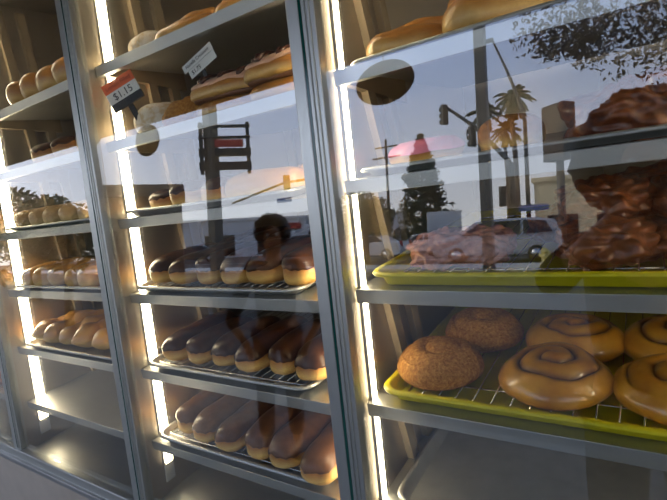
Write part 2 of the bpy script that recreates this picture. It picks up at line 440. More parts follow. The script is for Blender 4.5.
# ---------------------------------------------------------------- pastry meshes
def nz(p, f, seed): return noise.noise(Vector(p) * f + Vector((seed * 13.7, seed * 7.1, seed * 3.3)))
def sp(v, e): return math.copysign(abs(v) ** e, v)
def bunpt(d, L, w, h, seed, lump, ofs=0., low=.44, freq=22., boxy=.85, oct=0.):
    dx, dy, dz = d
    c = max(0, (L - w) / 2)
    x = (w / 2 + ofs) * sp(dx, boxy) + c * math.tanh(3 * dx) / math.tanh(3)
    y = (w / 2 + ofs) * sp(dy, boxy)
    if dz > 0: z = ((1 - low) * h + ofs) * sp(dz, .9)
    else: z = -(low * h) * (1 - (1 - abs(dz)) ** 2.2)
    k = lump * nz((x, y, z), freq, seed)
    if oct: k += lump * oct * abs(nz((x, y, z), freq * 2.1, seed + 1)) * 1.6
    return (x + dx * k, y + dy * k, z + dz * k * .6 + low * h)
def sph(i, n, j, m, p0=0., p1=PI):
    f = p0 + (p1 - p0) * i / n; a = 2 * PI * j / m
    return (math.sin(f) * math.cos(a), math.sin(f) * math.sin(a), math.cos(f))
def bun(L, w, h, seed=1, lump=.004, na=40, nf=20, **kw):
    m = MB(); rows = [[bunpt(sph(i, nf, j, na, .02, PI - .02), L, w, h, seed, lump, **kw) for j in range(na)] for i in range(nf + 1)]
    return m.rows(rows, True, True, True)
def icing(L, w, h, seed=1, lump=.004, phi=1.45, wav=.13, th=.0022, na=56, nf=16, **kw):
    m = MB(); rows = []
    pm = [phi + wav * (nz((math.cos(2 * PI * j / na), math.sin(2 * PI * j / na), 0), 2.2, seed) + .6 * nz((math.cos(2 * PI * j / na), math.sin(2 * PI * j / na), 4), 5., seed)) for j in range(na)]
    for i in range(nf + 1):
        o = th * (1 if i < nf else .55)
        rows.append([bunpt(sph(1, 1, j, na, 0, .03 + (pm[j] - .03) * i / nf), L, w, h, seed, lump, ofs=o, **kw) for j in range(na)])
    rows.append([bunpt(sph(1, 1, j, na, 0, pm[j] + .015), L, w, h, seed, lump, ofs=-.001, **kw) for j in range(na)])
    return m.rows(rows, True, True, False)
def ring(Rm, r, h, seed, lump=.003, na=48, nb=20, t0=0., t1=2 * PI, ofs=0.):
    rows = []
    for j in range(na):
        a = 2 * PI * j / na; row = []
        for k in range(nb):
            b = t0 + (t1 - t0) * k / (nb if t1 - t0 > 6.2 else nb - 1)
            q = Rm + (r + ofs) * math.cos(b); z = h / 2 + (h / 2 + ofs) * math.sin(b)
            p = (q * math.cos(a), q * math.sin(a), z); e = lump * nz(p, 25, seed)
            row.append((p[0] + e * math.cos(a), p[1] + e * math.sin(a), p[2] + e))
        rows.append(row)
    rows.append(rows[0])
    m = MB()
    return m.rows(rows, t1 - t0 > 6.2)
def twist(L, w, h, seed):
    rows = []; N = 44; K = 30
    for i in range(N + 1):
        u = i / N; x = L * (u - .5); e = max(.02, 1 - abs(2 * u - 1) ** 3.2) ** .5; row = []
        lobe = 1 + .13 * math.cos(u * PI * 5 + seed)
        for k in range(K):
            a = 2 * PI * k / K
            g = 1 - .17 * (.5 + .5 * math.cos(2 * a + u * PI * 4.2 + seed)) ** 5
            r = e * lobe * g * (1 + .08 * nz((u * 3, math.cos(a), math.sin(a)), 1.6, seed))
            y = w / 2 * r * math.cos(a); z = h * (.42 + (.58 if math.sin(a) > 0 else .42) * r * sp(math.sin(a), .9))
            row.append((x, y, max(0, z)))
        rows.append(row)
    return MB().rows(rows, True, True, True)
def spiral_roll(Rr, h, seed, turns=2.35, na=120, nr=46):
    p = Rr / turns; rows = []; att = []
    for k in range(nr + 1):
        q = Rr * (.012 + .988 * k / nr); row = []
        for j in range(na):
            a = 2 * PI * j / na
            t = q / p - a / (2 * PI) + .17 * nz((math.cos(a), math.sin(a), 0), 1.2, seed); u = t - math.floor(t)
            bump = max(0., math.sin(PI * u)) ** .45
            edge = 1 - max(0., min(1., (q / Rr - .80) / .12))
            cen = max(0., min(1., q / (p * .55)))
            g = (1 - bump) * edge * cen
            dome = 1 - .16 * (q / Rr) ** 2 - .30 * max(0, (q / Rr - .55) / .45) ** 2.4
            z = h * dome - .0095 * g + .0035 * math.exp(-(q / (p * .8)) ** 2)
            q2 = q * (1 + .045 * nz((math.cos(a), math.sin(a), 2), 1.6, seed))
            z += .0022 * nz((q2 * math.cos(a), q2 * math.sin(a), 0), 40, seed)
            z += .0045 * nz((q2 * math.cos(a), q2 * math.sin(a), 3), 15, seed)
            row.append((q2 * math.cos(a), q2 * math.sin(a), z)); att.append(min(1, g * 1.5) ** 1.3)
        rows.append(row)
    top = rows[-1]
    for e, f in ((.0030, .46), (.0048, .36), (.0050, .25), (.0030, .13), (-.002, .03), (-.010, 0)):
        row = []
        for j, (x, y, z) in enumerate(top):
            l = math.hypot(x, y); row.append((x * (l + e) / l, y * (l + e) / l, h * f)); att.append(0)
        rows.append(row)
    m = MB(); m.rows(rows, True, True, True)
    return m, att

def folded(seed):
    m = bun(.18, .088, .050, seed, .010, freq=16)
    f = bun(.165, .070, .034, seed + 3, .009, freq=20)
    m.add([(x * 1. + .004, y + .010, z + .027 + .006 * math.sin(x * 30)) for x, y, z in f.v], f.f)
    return m
ME = {}
def mesh_of(key, mb, mat):
    import bmesh
    me = mb.mesh(key); bm = bmesh.new(); bm.from_mesh(me); bmesh.ops.recalc_face_normals(bm, faces=bm.faces); bm.to_mesh(me); bm.free()
    me.materials.append(mat); return me
LJ = (.200, .0765, .060)
for v in range(3):
    LL = LJ[0] * (1 + .05 * (v - 1)); ww = LJ[1] * (1 + .04 * ((v * 2) % 3 - 1)); hh = LJ[2]
    ME['lj', v] = mesh_of('body', bun(LL, ww, hh, 11 + v, .006), M['dough'])
    ME['lji', v] = mesh_of('chocolate_icing', icing(LL, ww, hh, 11 + v, .006), M['choc'])
    ME['ljm', v] = mesh_of('chocolate_icing', icing(LL, ww, hh, 11 + v, .006, 1.42, .18), M['milkchoc'])
    ME['gold', v] = mesh_of('golden_bun', bun(.180, .072, .056, 21 + v, .006, freq=14, low=.40), M['dough_gold'])
    ME['pale', v] = mesh_of('pale_roll', bun(.20, .078, .055, 31 + v, .005), M['dough_pale'])
    ME['twist', v] = mesh_of('glazed_twist', twist(.20, .086, .062, 41 + v), M['dough_gold'])
    ME['bread', v] = mesh_of('bread_bun', bun(.115, .085, .062, 51 + v, .006), M['bread'])
    ME['croi', v] = mesh_of('crust', folded(61 + v), M['bread'])
    ME['frit', v] = mesh_of('fritter', bun(.132, .116, .052, 71 + v, .016, 96, 56, freq=30, oct=.8), M['fritter'])
    ME['fritp', v] = mesh_of('fritter', bun(.150, .120, .048, 75 + v, .015, 96, 56, freq=30, oct=.9), M['fritter_pink'])
    ME['round', v] = mesh_of('body', bun(.095, .092, .058, 81 + v, .005), M['dough'])
    ME['roundi', v] = mesh_of('chocolate_icing', icing(.095, .092, .058, 81 + v, .005, 1.25, .2), M['choc'])
    mb, at = spiral_roll(.0665, .047, 91 + v)
    me = mb.mesh('cinnamon_roll'); a = me.attributes.new('filling', 'FLOAT', 'POINT'); a.data.foreach_set('value', at); me.materials.append(M['roll'])
    ME['roll', v] = me
    mb, at = spiral_roll(.0585, .050, 95 + v, 1.7)
    me = mb.mesh('crumb_bun'); me.materials.append(M['crumb'])
    ME['crumb', v] = me

def single(name, key, loc, rz, label, cat, group=None, sc=1., tilt=0.):
    o = put(name, ME[key], None); o.location = loc; o.rotation_euler = (0, tilt, rz); o.scale = (sc, sc, sc)
    return tag(o, label, cat, group)
def iced(name, kb, ki, loc, rz, label, cat, group, sc=1.):
    t = empty(name, loc, label, cat, group, rz); t.scale = (sc, sc, sc)
    put('body', ME[kb], None, t)
    o = put('chocolate_icing', ME[ki], None, t)
    return t
TH = ['first', 'second', 'third', 'fourth', 'fifth', 'sixth', 'seventh']
def base(s, rackh=.0145, bay=2): return deck(s, bay) + rackh
def yfront(s): return gy(DECK[s]) + FRONT

# middle bay, three trays of long johns, fronts towards the glass
G = 'chocolate long johns'
rows = {4: [-.925, -.846, -.770, -.690, -.614, -.530], 5: [-.918, -.840, -.762, -.684, -.608, -.526], 6: [-.918, -.840, -.762, -.682, -.602, -.516]}
for s in (4, 5, 6):
    for k, x in enumerate(rows[s]):
        v = (k + s) % 3
        kind = 'milk chocolate' if s == 6 else 'dark chocolate'
        yy = yfront(s) + .019 + LJ[0] / 2 + .012 * random.random() - (.006 * k if s == 6 else 0)
        iced('long_john', ('lj', v), ('ljm' if s == 6 else 'lji', v), (x, yy, base(s, .0145)), R(90) + R(random.uniform(-5, 5)),
             '%s long john, %s from left on the middle bay\'s %s tray' % (kind, TH[k], {4: 'uppermost long john', 5: 'middle long john', 6: 'lowest long john'}[s]), 'donut', G, random.uniform(.97, 1.05))
        if s == 4:
            iced('long_john', ('lj', (v + 1) % 3), ('lji', (v + 1) % 3), (x + .012, yy + .200, base(s, .0145)), R(90) + R(random.uniform(-6, 6)),
                 'dark chocolate long john lying behind the %s one of the %s row' % (TH[k], 'upper'), 'donut', G, random.uniform(.97, 1.03))
# middle bay, third shelf: round filled donuts and bars
for k, (x, lab) in enumerate(((-.925, 'small round donut nearest the light strip on the third shelf'), (-.835, 'round chocolate-topped donut with pale waist on the third shelf'),
                              (-.735, 'round chocolate-topped donut beside the crumb bar on the third shelf'))):
    iced('filled_donut', ('round', k), ('roundi', k), (x, yfront(3) + .082, base(3, .003)), R(40 * k), lab + ', middle bay', 'donut', 'round donuts', (.8, 1, .95)[k])
single('crumb_bar', ('gold', 0), (-.62, yfront(3) + .085, base(3, .003)), R(8), 'plain glazed bar left of the last bar on the third shelf, middle bay', 'donut', 'glazed bars')
single('crumb_bar', ('gold', 1), (-.50, yfront(3) + .16, base(3, .003)), R(4), 'plain glazed bar nearest the mullion on the third shelf, middle bay', 'donut', 'glazed bars')
# second shelf: powdered, crumb, two drizzled eclairs
o = put('powdered_donut', mesh_of('powdered', bun(.118, .100, .068, 3, .006), M['powder']), None); o.location = (-.905, yfront(2) + .085, base(2, .001)); o.rotation_euler = (0, 0, R(20))
tag(o, 'white powdered filled donut under the lemon price card', 'donut', 'powdered donuts')
single('crumb_donut', ('crumb', 1), (-.795, yfront(2) + .088, base(2, .001)), 0, 'cinnamon crumb donut beside the powdered donut', 'donut', 'crumb donuts', 1.12)
def drizzled(loc, rz, label, sc=1.):
    t = empty('filled_eclair', loc, label, 'pastry', 'drizzled eclairs', rz); t.scale = (sc, sc, sc)
    L, w, h = .150, .078, .056
    bun(L, w, h * .52, 5, .004, low=.35).build('bottom_half', M['bread'], t)
    c = bun(L * .95, w * .93, .014, 6, .003).build('cream_filling', M['cream'], t); c.location.z = h * .44
    u = bun(L, w, h * .62, 7, .006, low=.22).build('top_half', M['bread'], t); u.location.z = h * .52
    g = icing(L, w, h * .62, 7, .006, 1.12, .2, low=.22).build('pink_glaze', M['pinkglaze'], u)
    m = MB(); pts = []
    for k in range(46):
        q = k / 45; x = L * (.84 * q - .42); y = w * .43 * math.sin(q * PI * 7)
        zz = (h * .62) * (.22 + .78 * math.sqrt(max(0, 1 - (y / (w / 2)) ** 2)) * (1 - .6 * max(0, abs(x) / (L / 2) - .6))) + .0058
        pts.append((x, y, zz))
    m.tube(pts, .0034, 6); m.build('chocolate_drizzle', M['drizzle'], u)
    return t
drizzled((-.672, yfront(2) + .080, base(2, .001)), R(14), 'split eclair with chocolate drizzle beside the cinnamon crumb donut', 1.15)
drizzled((-.515, yfront(2) + .075, base(2, .001)), R(10), 'split eclair with chocolate drizzle, nearest the mullion in the middle bay', 1.22)
# top shelf of the middle bay
o = put('powdered_donut', mesh_of('powdered', bun(.098, .090, .054, 8, .006), M['powder']), None); o.location = (-.905, yfront(1) + .085, base(1, .001))
tag(o, 'white powdered donut on the top shelf of the middle bay', 'donut', 'powdered donuts')
single('golden_roll', ('croi', 0), (-.775, yfront(1) + .085, base(1, .001)), R(12), 'long golden roll beside the powdered donut on the top shelf', 'pastry', 'golden rolls', .85)
single('golden_roll', ('croi', 1), (-.600, yfront(1) + .085, base(1, .001)), R(10), 'long golden roll cut by the photo top, middle bay', 'pastry', 'golden rolls', .85)

# left bay
for k in range(5):
    single('glazed_bun', ('bread', k % 3), (-1.44 + .086 * k, yfront(1) + .075, base(1, .001)), R(70 + 8 * k), 'round glazed bun, %s from left on the left bay\'s top shelf' % TH[k], 'pastry', 'glazed buns', 1.15)
for k in range(3):
    iced('drizzled_donut', ('round', k), ('roundi', k), (-1.42 + .12 * k, yfront(2) + .085, base(2, .001)), R(30 * k), 'chocolate-topped round donut, %s from left on the left bay\'s second shelf' % TH[k], 'donut', 'round donuts')
for k in range(5):
    single('long_roll', ('pale', k % 3), (-1.555 + .090 * k, yfront(3) + .125, base(3, .003)), R(72 + random.uniform(-4, 4)), 'pale sugared long roll, %s from left on the left bay\'s third shelf' % TH[k], 'pastry', 'pale long rolls')
for k, x in enumerate((-1.555, -1.475, -1.395, -1.310, -1.222, -1.135)):
    single('long_bun', ('gold', k % 3), (x, yfront(4) + .110, base(4, .003)), R(80 + random.uniform(-6, 6)), 'smooth golden long bun, %s from left on the left bay\'s fourth shelf' % TH[k], 'pastry', 'golden long buns', random.uniform(.98, 1.08))
    if 0 < k: single('long_bun', ('gold', (k + 1) % 3), (x + .02, yfront(4) + .30, base(4, .003)), R(84 + random.uniform(-6, 6)), 'golden long bun behind the %s front bun of the left bay' % TH[k], 'pastry', 'golden long buns')
for k, x in enumerate((-1.570, -1.490, -1.412, -1.325, -1.232, -1.142)):
    single('glazed_twist', ('twist', k % 3), (x, yfront(5) + .125, base(5, .003)), R(82 + random.uniform(-5, 5)), 'glazed twist, %s from left on the left bay\'s fifth shelf' % TH[k], 'pastry', 'glazed twists', random.uniform(.98, 1.08))
    if 0 < k: single('glazed_twist', ('twist', (k + 1) % 3), (x + .02, yfront(5) + .33, base(5, .003)), R(84 + random.uniform(-6, 6)), 'glazed twist lying behind the %s front twist of the left bay' % TH[k], 'pastry', 'glazed twists')
# far left bay
t = put('coconut_donut', mesh_of('coconut', bun(.12, .10, .055, 9, .010), M['fritter_pink']), None); t.location = (-1.968, yfront(6) + .065, base(6, .001)); tag(t, 'pinkish coconut donut at the photo\'s left edge', 'donut', 'coconut donuts')

# right bay
single('golden_pastry', ('croi', 0), (-.285, yfront(2) + .085, base(2, .003, 3)), R(40), 'golden folded pastry above the dark oval, right bay', 'pastry', 'golden rolls', .85)
single('golden_pastry', ('croi', 2), (-.128, yfront(2) + .085, base(2, .003, 3)), R(24), 'large golden pastry cut by the photo top, right bay', 'pastry', 'golden rolls', 1.15)
t = empty('ring_donut', (-.300, yfront(3) + .13, base(3, .003, 3)), 'pink iced ring donut on the shelf above the fritters', 'donut')
ring(.038, .025, .040, 4).build('body', M['dough'], t); ring(.038, .025, .040, 4, t0=.05, t1=PI - .05, ofs=.002).build('pink_icing', M['pink'], t)
single('ring_donut', ('round', 1), (-.165, yfront(3) + .14, base(3, .003, 3)), 0, 'plain round donut beside the pink iced ring donut', 'donut')
single('apple_fritter', ('frit', 0), (.010, yfront(3) + .10, base(3, .003, 3)), R(20), 'dark glazed fritter on the shelf above the lime trays', 'donut', 'dark fritters', 1.25)
single('apple_fritter', ('fritp', 0), (-.250, yfront(4) + .125, base(4, .0145, 3)), R(10), 'pinkish sugared fritter by the light strip on the upper lime tray', 'donut', 'fritters', 1.0)
single('apple_fritter', ('frit', 1), (-.040, yfront(4) + .120, base(4, .0145, 3)), R(80), 'dark glazed fritter, nearer of two at the upper lime tray\'s far end', 'donut', 'fritters', 1.0)
single('apple_fritter', ('frit', 2), (.085, yfront(4) + .110, base(4, .0145, 3)), R(50), 'dark glazed fritter at the photo\'s right edge on the upper lime tray', 'donut', 'fritters', 1.0)
for k in range(2):
    single('apple_fritter', ('frit', k), (-.09 + .13 * k, yfront(4) + .27, base(4, .0145, 3)), R(30 + 50 * k), 'dark glazed fritter, %s in the back row of the upper lime tray' % TH[k], 'donut', 'fritters', 1.05)
for k, (x, y) in enumerate(((-.045, .20), (.085, .19), (.03, .30))):
    single('apple_fritter', ('frit', (k + 1) % 3), (x, yfront(4) + y, base(4, .058, 3)), R(70 + 50 * k), 'dark glazed fritter piled on top, %s from left, upper lime tray' % TH[k], 'donut', 'dark fritters', 1.05)
single('crumb_donut', ('crumb', 0), (-.296, yfront(5) + .106, base(5, .0145, 3)), R(30), 'cinnamon crumb bun at the front corner of the lower lime tray', 'donut', 'crumb donuts', 1.14)
single('crumb_donut', ('crumb', 2), (-.262, yfront(5) + .255, base(5, .0145, 3)), R(70), 'cinnamon crumb bun behind the front one on the lower lime tray', 'donut', 'crumb donuts', 1.14)
for k, (x, y, rz, lab) in enumerate(((-.118, .106, 20, 'whole glazed cinnamon roll at the front of the lower lime tray'), (.034, .106, 200, 'glazed cinnamon roll cut by the photo\'s right edge'),
                                     (-.106, .250, 100, 'glazed cinnamon roll behind the whole front roll'), (.042, .252, 300, 'glazed cinnamon roll in the back row at the photo\'s right edge'))):
    single('cinnamon_roll', ('roll', k % 3), (x, yfront(5) + y, base(5, .0145, 3)), R(rz), lab, 'cinnamon roll', 'cinnamon rolls', 1.09)

# ---------------------------------------------------------------- price cards
def text(body, size, mat, parent, loc, rot, align='CENTER', name='lettering'):
    c = bpy.data.curves.new(name, 'FONT'); c.body = body; c.size = size; c.align_x = align; c.align_y = 'CENTER'; c.extrude = .0002
    tmp = bpy.data.objects.new('lettering_curve', c); COL.objects.link(tmp)
    me = bpy.data.meshes.new_from_object(tmp.evaluated_get(bpy.context.evaluated_depsgraph_get())); bpy.data.objects.remove(tmp)
    me.materials.clear(); me.materials.append(mat); o = bpy.data.objects.new(name, me); COL.objects.link(o); o.parent = parent; o.location = loc; o.rotation_euler = rot
    return o
t = empty('price_card', (-.937, .672, DECK[2] + .084), 'orange and white price card reading Lemon Filled $1.15', 'price card')
t.rotation_euler = (R(-6), R(-20), R(30))
W = .078
MB().box((-W / 2, 0, .028), (W / 2, .0012, .050)).build('orange_band', M['orange'], t)
MB().box((-W / 2, 0, .002), (W / 2, .0012, .028)).build('price_panel', M['white'], t)
MB().box((-W / 2, -.001, -.014), (W / 2, .004, .003)).box((-.006, .002, -.050), (.006, .006, -.012)).build('clip_holder', M['black'], t)
text('Lemon Filled', .0125, M['ink_soft'], t, (0, -.0006, .0385), (R(90), 0, 0)); text('$1.15', .022, M['ink'], t, (0, -.0006, .015), (R(90), 0, 0))
t = empty('price_card', (-.708, .690, DECK[2] + .092), 'white two-strip price card on a clip above the drizzled eclairs', 'price card')
t.rotation_euler = (R(-6), R(-21), R(8))
MB().box((-.042, 0, .018), (.042, .0012, .034)).build('name_strip', M['white'], t)
MB().box((-.032, 0, 0), (.042, .0012, .0172)).build('price_strip', M['white'], t)
MB().box((-.004, .0014, -.085), (.004, .004, .02)).build('clip_stem', M['black'], t)
text('Nutella Croissant', .0094, M['ink'], t, (0, -.0006, .026), (R(90), 0, 0)); text('$1.75', .0115, M['ink'], t, (-.012, -.0006, .0085), (R(90), 0, 0))
# menu board seen through the left bay
t = empty('menu_board', (-1.62, BACK - .03, EYE - .02), 'dark olive board with white letters behind the left bay', 'sign')
MB().box((-.13, 0, -.06), (.22, .006, .10)).build('board', M['olive'], t)
MB().box((-.02, -.002, .02), (.05, 0, .09)).build('yellow_patch', M['yellow'], t)
text('ha', .075, M['white'], t, (.07, -.002, -.012), (R(90), 0, 0))

# ---------------------------------------------------------------- the shop and the pavement
def struct(mb, name, mat):
    o = mb.build(name, mat); o['kind'] = 'structure'; return o
struct(MB().box((-7, BACK + .02, -.02), (5, 6, 0)), 'floor', M['floor'])
struct(MB().box((-7, 1.30, 2.90), (5, 6, 2.95)), 'ceiling', M['plaster'])
struct(MB().box((-7, 5.9, 0), (5, 6, 2.9)), 'wall_back', M['plaster'])
struct(MB().box((-7, .74, ZT + .075), (5, .95, 3.4)), 'wall_front', M['plaster'])
struct(MB().box((-7.0, .52, 0), (L0 - .02, .95, ZT + .075)), 'wall_left', M['plaster'])
struct(MB().box((L1 + .02, .52, 0), (5, .95, ZT + .075)), 'wall_right', M['plaster'])
struct(MB().box((-7, -1.50, 2.60), (5, .74, 2.74)), 'roof_eave', M['soffit'])
struct(MB().box((-40, -2.2, -.06), (25, 6.2, -.021)).box((-40, -2.2, -.021), (25, BACK + .019, 0)), 'pavement', M['pavement'])
m = MB(); m.add([(-60, -2.2, -.01), (40, -2.2, -.01), (40, -13.2, .33), (-60, -13.2, .33)], [(0, 1, 2, 3)], False)
struct(m, 'parking_lot', M['asphalt'])
m = MB(); m.box((-60, -15.6, -.2), (40, -13.2, .42)); struct(m, 'sidewalk', M['kerb'])
m = MB(); m.box((-90, -120, -.2), (60, -15.6, .30)); struct(m, 'road', M['asphalt'])
m = MB()
for k in range(12): m.box((-52 + 7 * k, -26.1, .30), (-49 + 7 * k, -25.95, .305))
m.box((-60, -22.0, .30), (40, -21.88, .305)); struct(m, 'road_marking', M['paint'])

# ---------------------------------------------------------------- street (seen in the glass)
def cyl(m, p0, p1, r0, r1=None, seg=12): return m.tube([p0, p1], [r0, r1 if r1 else r0], seg)
def car(loc, rz, prof, glasspoly, wheels, width, mat, label, group=None, name='car'):
    """prof: side outline x,z; glasspoly: list of side window outlines"""
    t = empty(name, loc, label, 'car', group, R(rz)); hw = width / 2
    m = MB(); n = len(prof); zmax = max(z for x, z in prof)
    def yy(z): return hw * (1 - .16 * max(0, (z - .95) / (zmax - .95)))
    for s in (1,):
        vs = [(x, -yy(z), z) for x, z in prof] + [(x, yy(z), z) for x, z in prof]
        m.add(vs, [tuple(range(n)), tuple(range(2 * n - 1, n - 1, -1))] + [(i, n + i, n + (i + 1) % n, (i + 1) % n) for i in range(n)], False)
    m.build('car_body', mat, t, .05)
    for gp in glasspoly:
        m = MB()
        for s in (-1, 1):
            m.add([(x, s * (yy(z) + .012), z) for x, z in gp] + [(x, s * (yy(z) - .03), z) for x, z in gp],
                  [tuple(range(len(gp)))] + [(i, len(gp) + i, len(gp) + (i + 1) % len(gp), (i + 1) % len(gp)) for i in range(len(gp))], False)
        m.build('side_window', M['car_glass'], t)
    for x in wheels:
        for s in (-1, 1):
            m = MB(); cyl(m, (x, s * (hw - .2), .33), (x, s * (hw + .012), .33), .33, None, 28)
            w = m.build('wheel', M['tyre'], t)
            m = MB(); cyl(m, (x, s * (hw - .1), .33), (x, s * (hw + .025), .33), .20, None, 20); m.build('rim', M['rim'], w)
    for s in (-1, 1):
        MB().box((min(x for x, z in prof) - .012, s * hw * .72 - .18, .66), (min(x for x, z in prof) + .1, s * hw * .72 + .18, .82)).build('headlight', M['lamp'], t, .02)
        MB().box((max(x for x, z in prof) - .1, s * hw * .8 - .1, .75), (max(x for x, z in prof) + .012, s * hw * .8 + .1, 1.05)).build('tail_light', M['red'], t, .02)
    return t
van_prof = [(-2.45, .35), (-2.5, .72), (-2.3, .92), (-1.55, 1.08), (-.75, 1.66), (.2, 1.75), (1.6, 1.74), (2.25, 1.62), (2.45, 1.1), (2.48, .45), (2.3, .28), (-2.3, .28)]
van_gl = [[(-1.25, 1.14), (-.62, 1.58), (-.1, 1.64), (-.1, 1.12)], [(0, 1.12), (0, 1.64), (1.0, 1.66), (1.0, 1.12)], [(1.1, 1.12), (1.1, 1.66), (1.9, 1.6), (2.15, 1.15)]]
car((-5.2, -18.9, .30), -12 + 180 - 180, van_prof, van_gl, (-1.5, 1.55), 1.9, M['van_paint'], 'grey minivan on the road, mirrored in the right pane behind the hydrant', 'passing cars', 'minivan')
sed_prof = [(-2.3, .35), (-2.35, .68), (-2.1, .86), (-1.05, .98), (-.35, 1.40), (.75, 1.44), (1.5, 1.05), (2.2, 1.0), (2.3, .6), (2.2, .28), (-2.2, .28)]
sed_gl = [[(-.95, 1.0), (-.3, 1.34), (.15, 1.37), (.15, 1.02)], [(.25, 1.02), (.25, 1.37), (.72, 1.37), (1.25, 1.05)]]
car((-12.1, -28.0, .30), -3, sed_prof, sed_gl, (-1.4, 1.4), 1.8, M['silver_paint'], 'silver sedan mirrored in the right pane ahead of the minivan', 'passing cars', 'sedan')
car((.35, -19.5, .30), -3, sed_prof, sed_gl, (-1.4, 1.4), 1.8, M['silver_paint'], 'silver sedan mirrored just behind the minivan\'s tail', 'passing cars', 'sedan')
car((-13.4, -22.8, .30), -4, sed_prof, sed_gl, (-1.4, 1.4), 1.8, M['white_paint'], 'white sedan mirrored below the conifer', 'passing cars', 'sedan')
car((-20.0, -24.6, .30), -35, van_prof, van_gl, (-1.5, 1.55), 1.9, M['dark_paint'], 'dark green car mirrored in the middle pane behind the person', 'passing cars', 'suv')
car((-31.5, -25.0, .30), -40, sed_prof, sed_gl, (-1.4, 1.4), 1.8, M['dark_paint'], 'dark sedan mirrored in the middle pane by the pole', 'passing cars', 'sedan')
t = empty('box_truck', (-11.4, -29.6, .30), 'white box truck mirrored beside the conifer', 'truck', None, R(68))
MB().box((-1.0, -1.05, .55), (2.6, 1.05, 2.75)).build('cargo_box', M['white_paint'], t, .03)
MB().prism([(-2.5, .45), (-2.5, 1.1), (-2.2, 1.9), (-1.05, 1.95), (-1.05, .45)], -.95, .95).build('cab', M['white_paint'], t, .04)
MB().box((-2.43, -.85, 1.2), (-2.3, .85, 1.75)).build('windscreen', M['car_glass'], t)
for x in (-1.7, 1.7):
    for s in (-1, 1):
        m = MB(); cyl(m, (x, s * .75, .4), (x, s * 1.02, .4), .4, None, 20); m.build('wheel', M['tyre'], t)

def signal_head(parent, loc, rz, mat, lit=True):
    g = MB().box((-.17, -.10, -.5), (.17, .10, .5)); h = g.build('signal_head', mat, parent, .02); h.location = loc; h.rotation_euler = (0, 0, rz)
    for k in (-1, 0, 1):
        m = MB(); cyl(m, (0, -.28, k * .32), (0, -.10, k * .32), .13, .12, 14); m.build('visor', mat, h)
    if lit:
        m = MB(); cyl(m, (0, -.125, .32), (0, -.10, .32), .10, None, 14); m.build('red_lens', M['lens'], h)
    return h
t = empty('traffic_signal', (-5.3, -22.9, .30), 'traffic signal mast with long arm mirrored in the right pane', 'traffic signal')
m = MB(); m.tube([(0, 0, 0), (0, 0, 4.5), (-.25, .05, 4.9), (-1.6, .45, 6.6), (-2.9, .85, 7.75)], [.16, .14, .12, .10, .07], 12); m.build('mast_pole', M['pole'], t)
signal_head(t, (-2.95, .9, 7.35), R(-60), M['signal']); signal_head(t, (-1.7, .5, 6.1), R(-60), M['signal'])
signal_head(t, (-.45, .1, 3.0), R(180), M['signal'], False)
MB().box((.25, -.02, 2.2), (1.6, .02, 2.5)).build('street_sign', M['blue'], t)
t = empty('street_light', (-5.0, -25.0, .30), 'tall street light with curved arm mirrored near the palms', 'street light')
m = MB(); m.tube([(0, 0, 0), (0, 0, 7.0), (-.25, .05, 8.2), (-.8, .15, 9.9), (-1.4, .25, 11.5)], [.12, .10, .09, .07, .05], 10); m.build('pole', M['pole'], t)
MB().box((-1.95, .15, 11.45), (-1.35, .40, 11.62)).build('lamp_head', M['signal'], t, .03)
t = empty('light_pole', (-3.33, -11.0, .25), 'thick square metal pole mirrored near the middle of the right pane', 'pole')
MB().box((-.13, -.13, 0), (.13, .13, 7.8)).build('shaft', M['pole'], t, .02); MB().box((-.25, -.25, 0), (.25, .25, .12)).build('base_plate', M['pole'], t)
t = empty('shop_sign', (-2.92, -21.2, .10), 'boxy blank pole sign mirrored in the right pane', 'sign')
m = MB(); cyl(m, (0, 0, 0), (0, 0, 4.6), .16, None, 14); m.build('pole', M['pole'], t)
b = MB().box((-.58, -.35, 4.4), (.58, .35, 6.8)).build('sign_box', M['signal'], t, .03)
b.rotation_euler = (0, 0, R(35))
MB().box((-.52, .35, 4.5), (.52, .37, 6.7)).build('sign_face', M['trunk'], b)
t = empty('fire_hydrant', (-2.53, -14.25, .42), 'yellow fire hydrant mirrored in front of the minivan', 'hydrant')
m = MB(); m.tube([(0, 0, 0), (0, 0, .06), (0, 0, .07), (0, 0, .38), (0, 0, .42), (0, 0, .43), (0, 0, .5), (0, 0, .54)], [.15, .15, .1, .1, .13, .12, .08, .02], 16); m.build('barrel', M['hydrant'], t)
for s in (-1, 1):
    m = MB(); cyl(m, (0, 0, .3), (s * .17, 0, .3), .06, None, 12); m.build('outlet', M['hydrant'], t)
m = MB(); cyl(m, (0, 0, .28), (0, .18, .28), .08, None, 12); m.build('pumper_outlet', M['hydrant'], t)

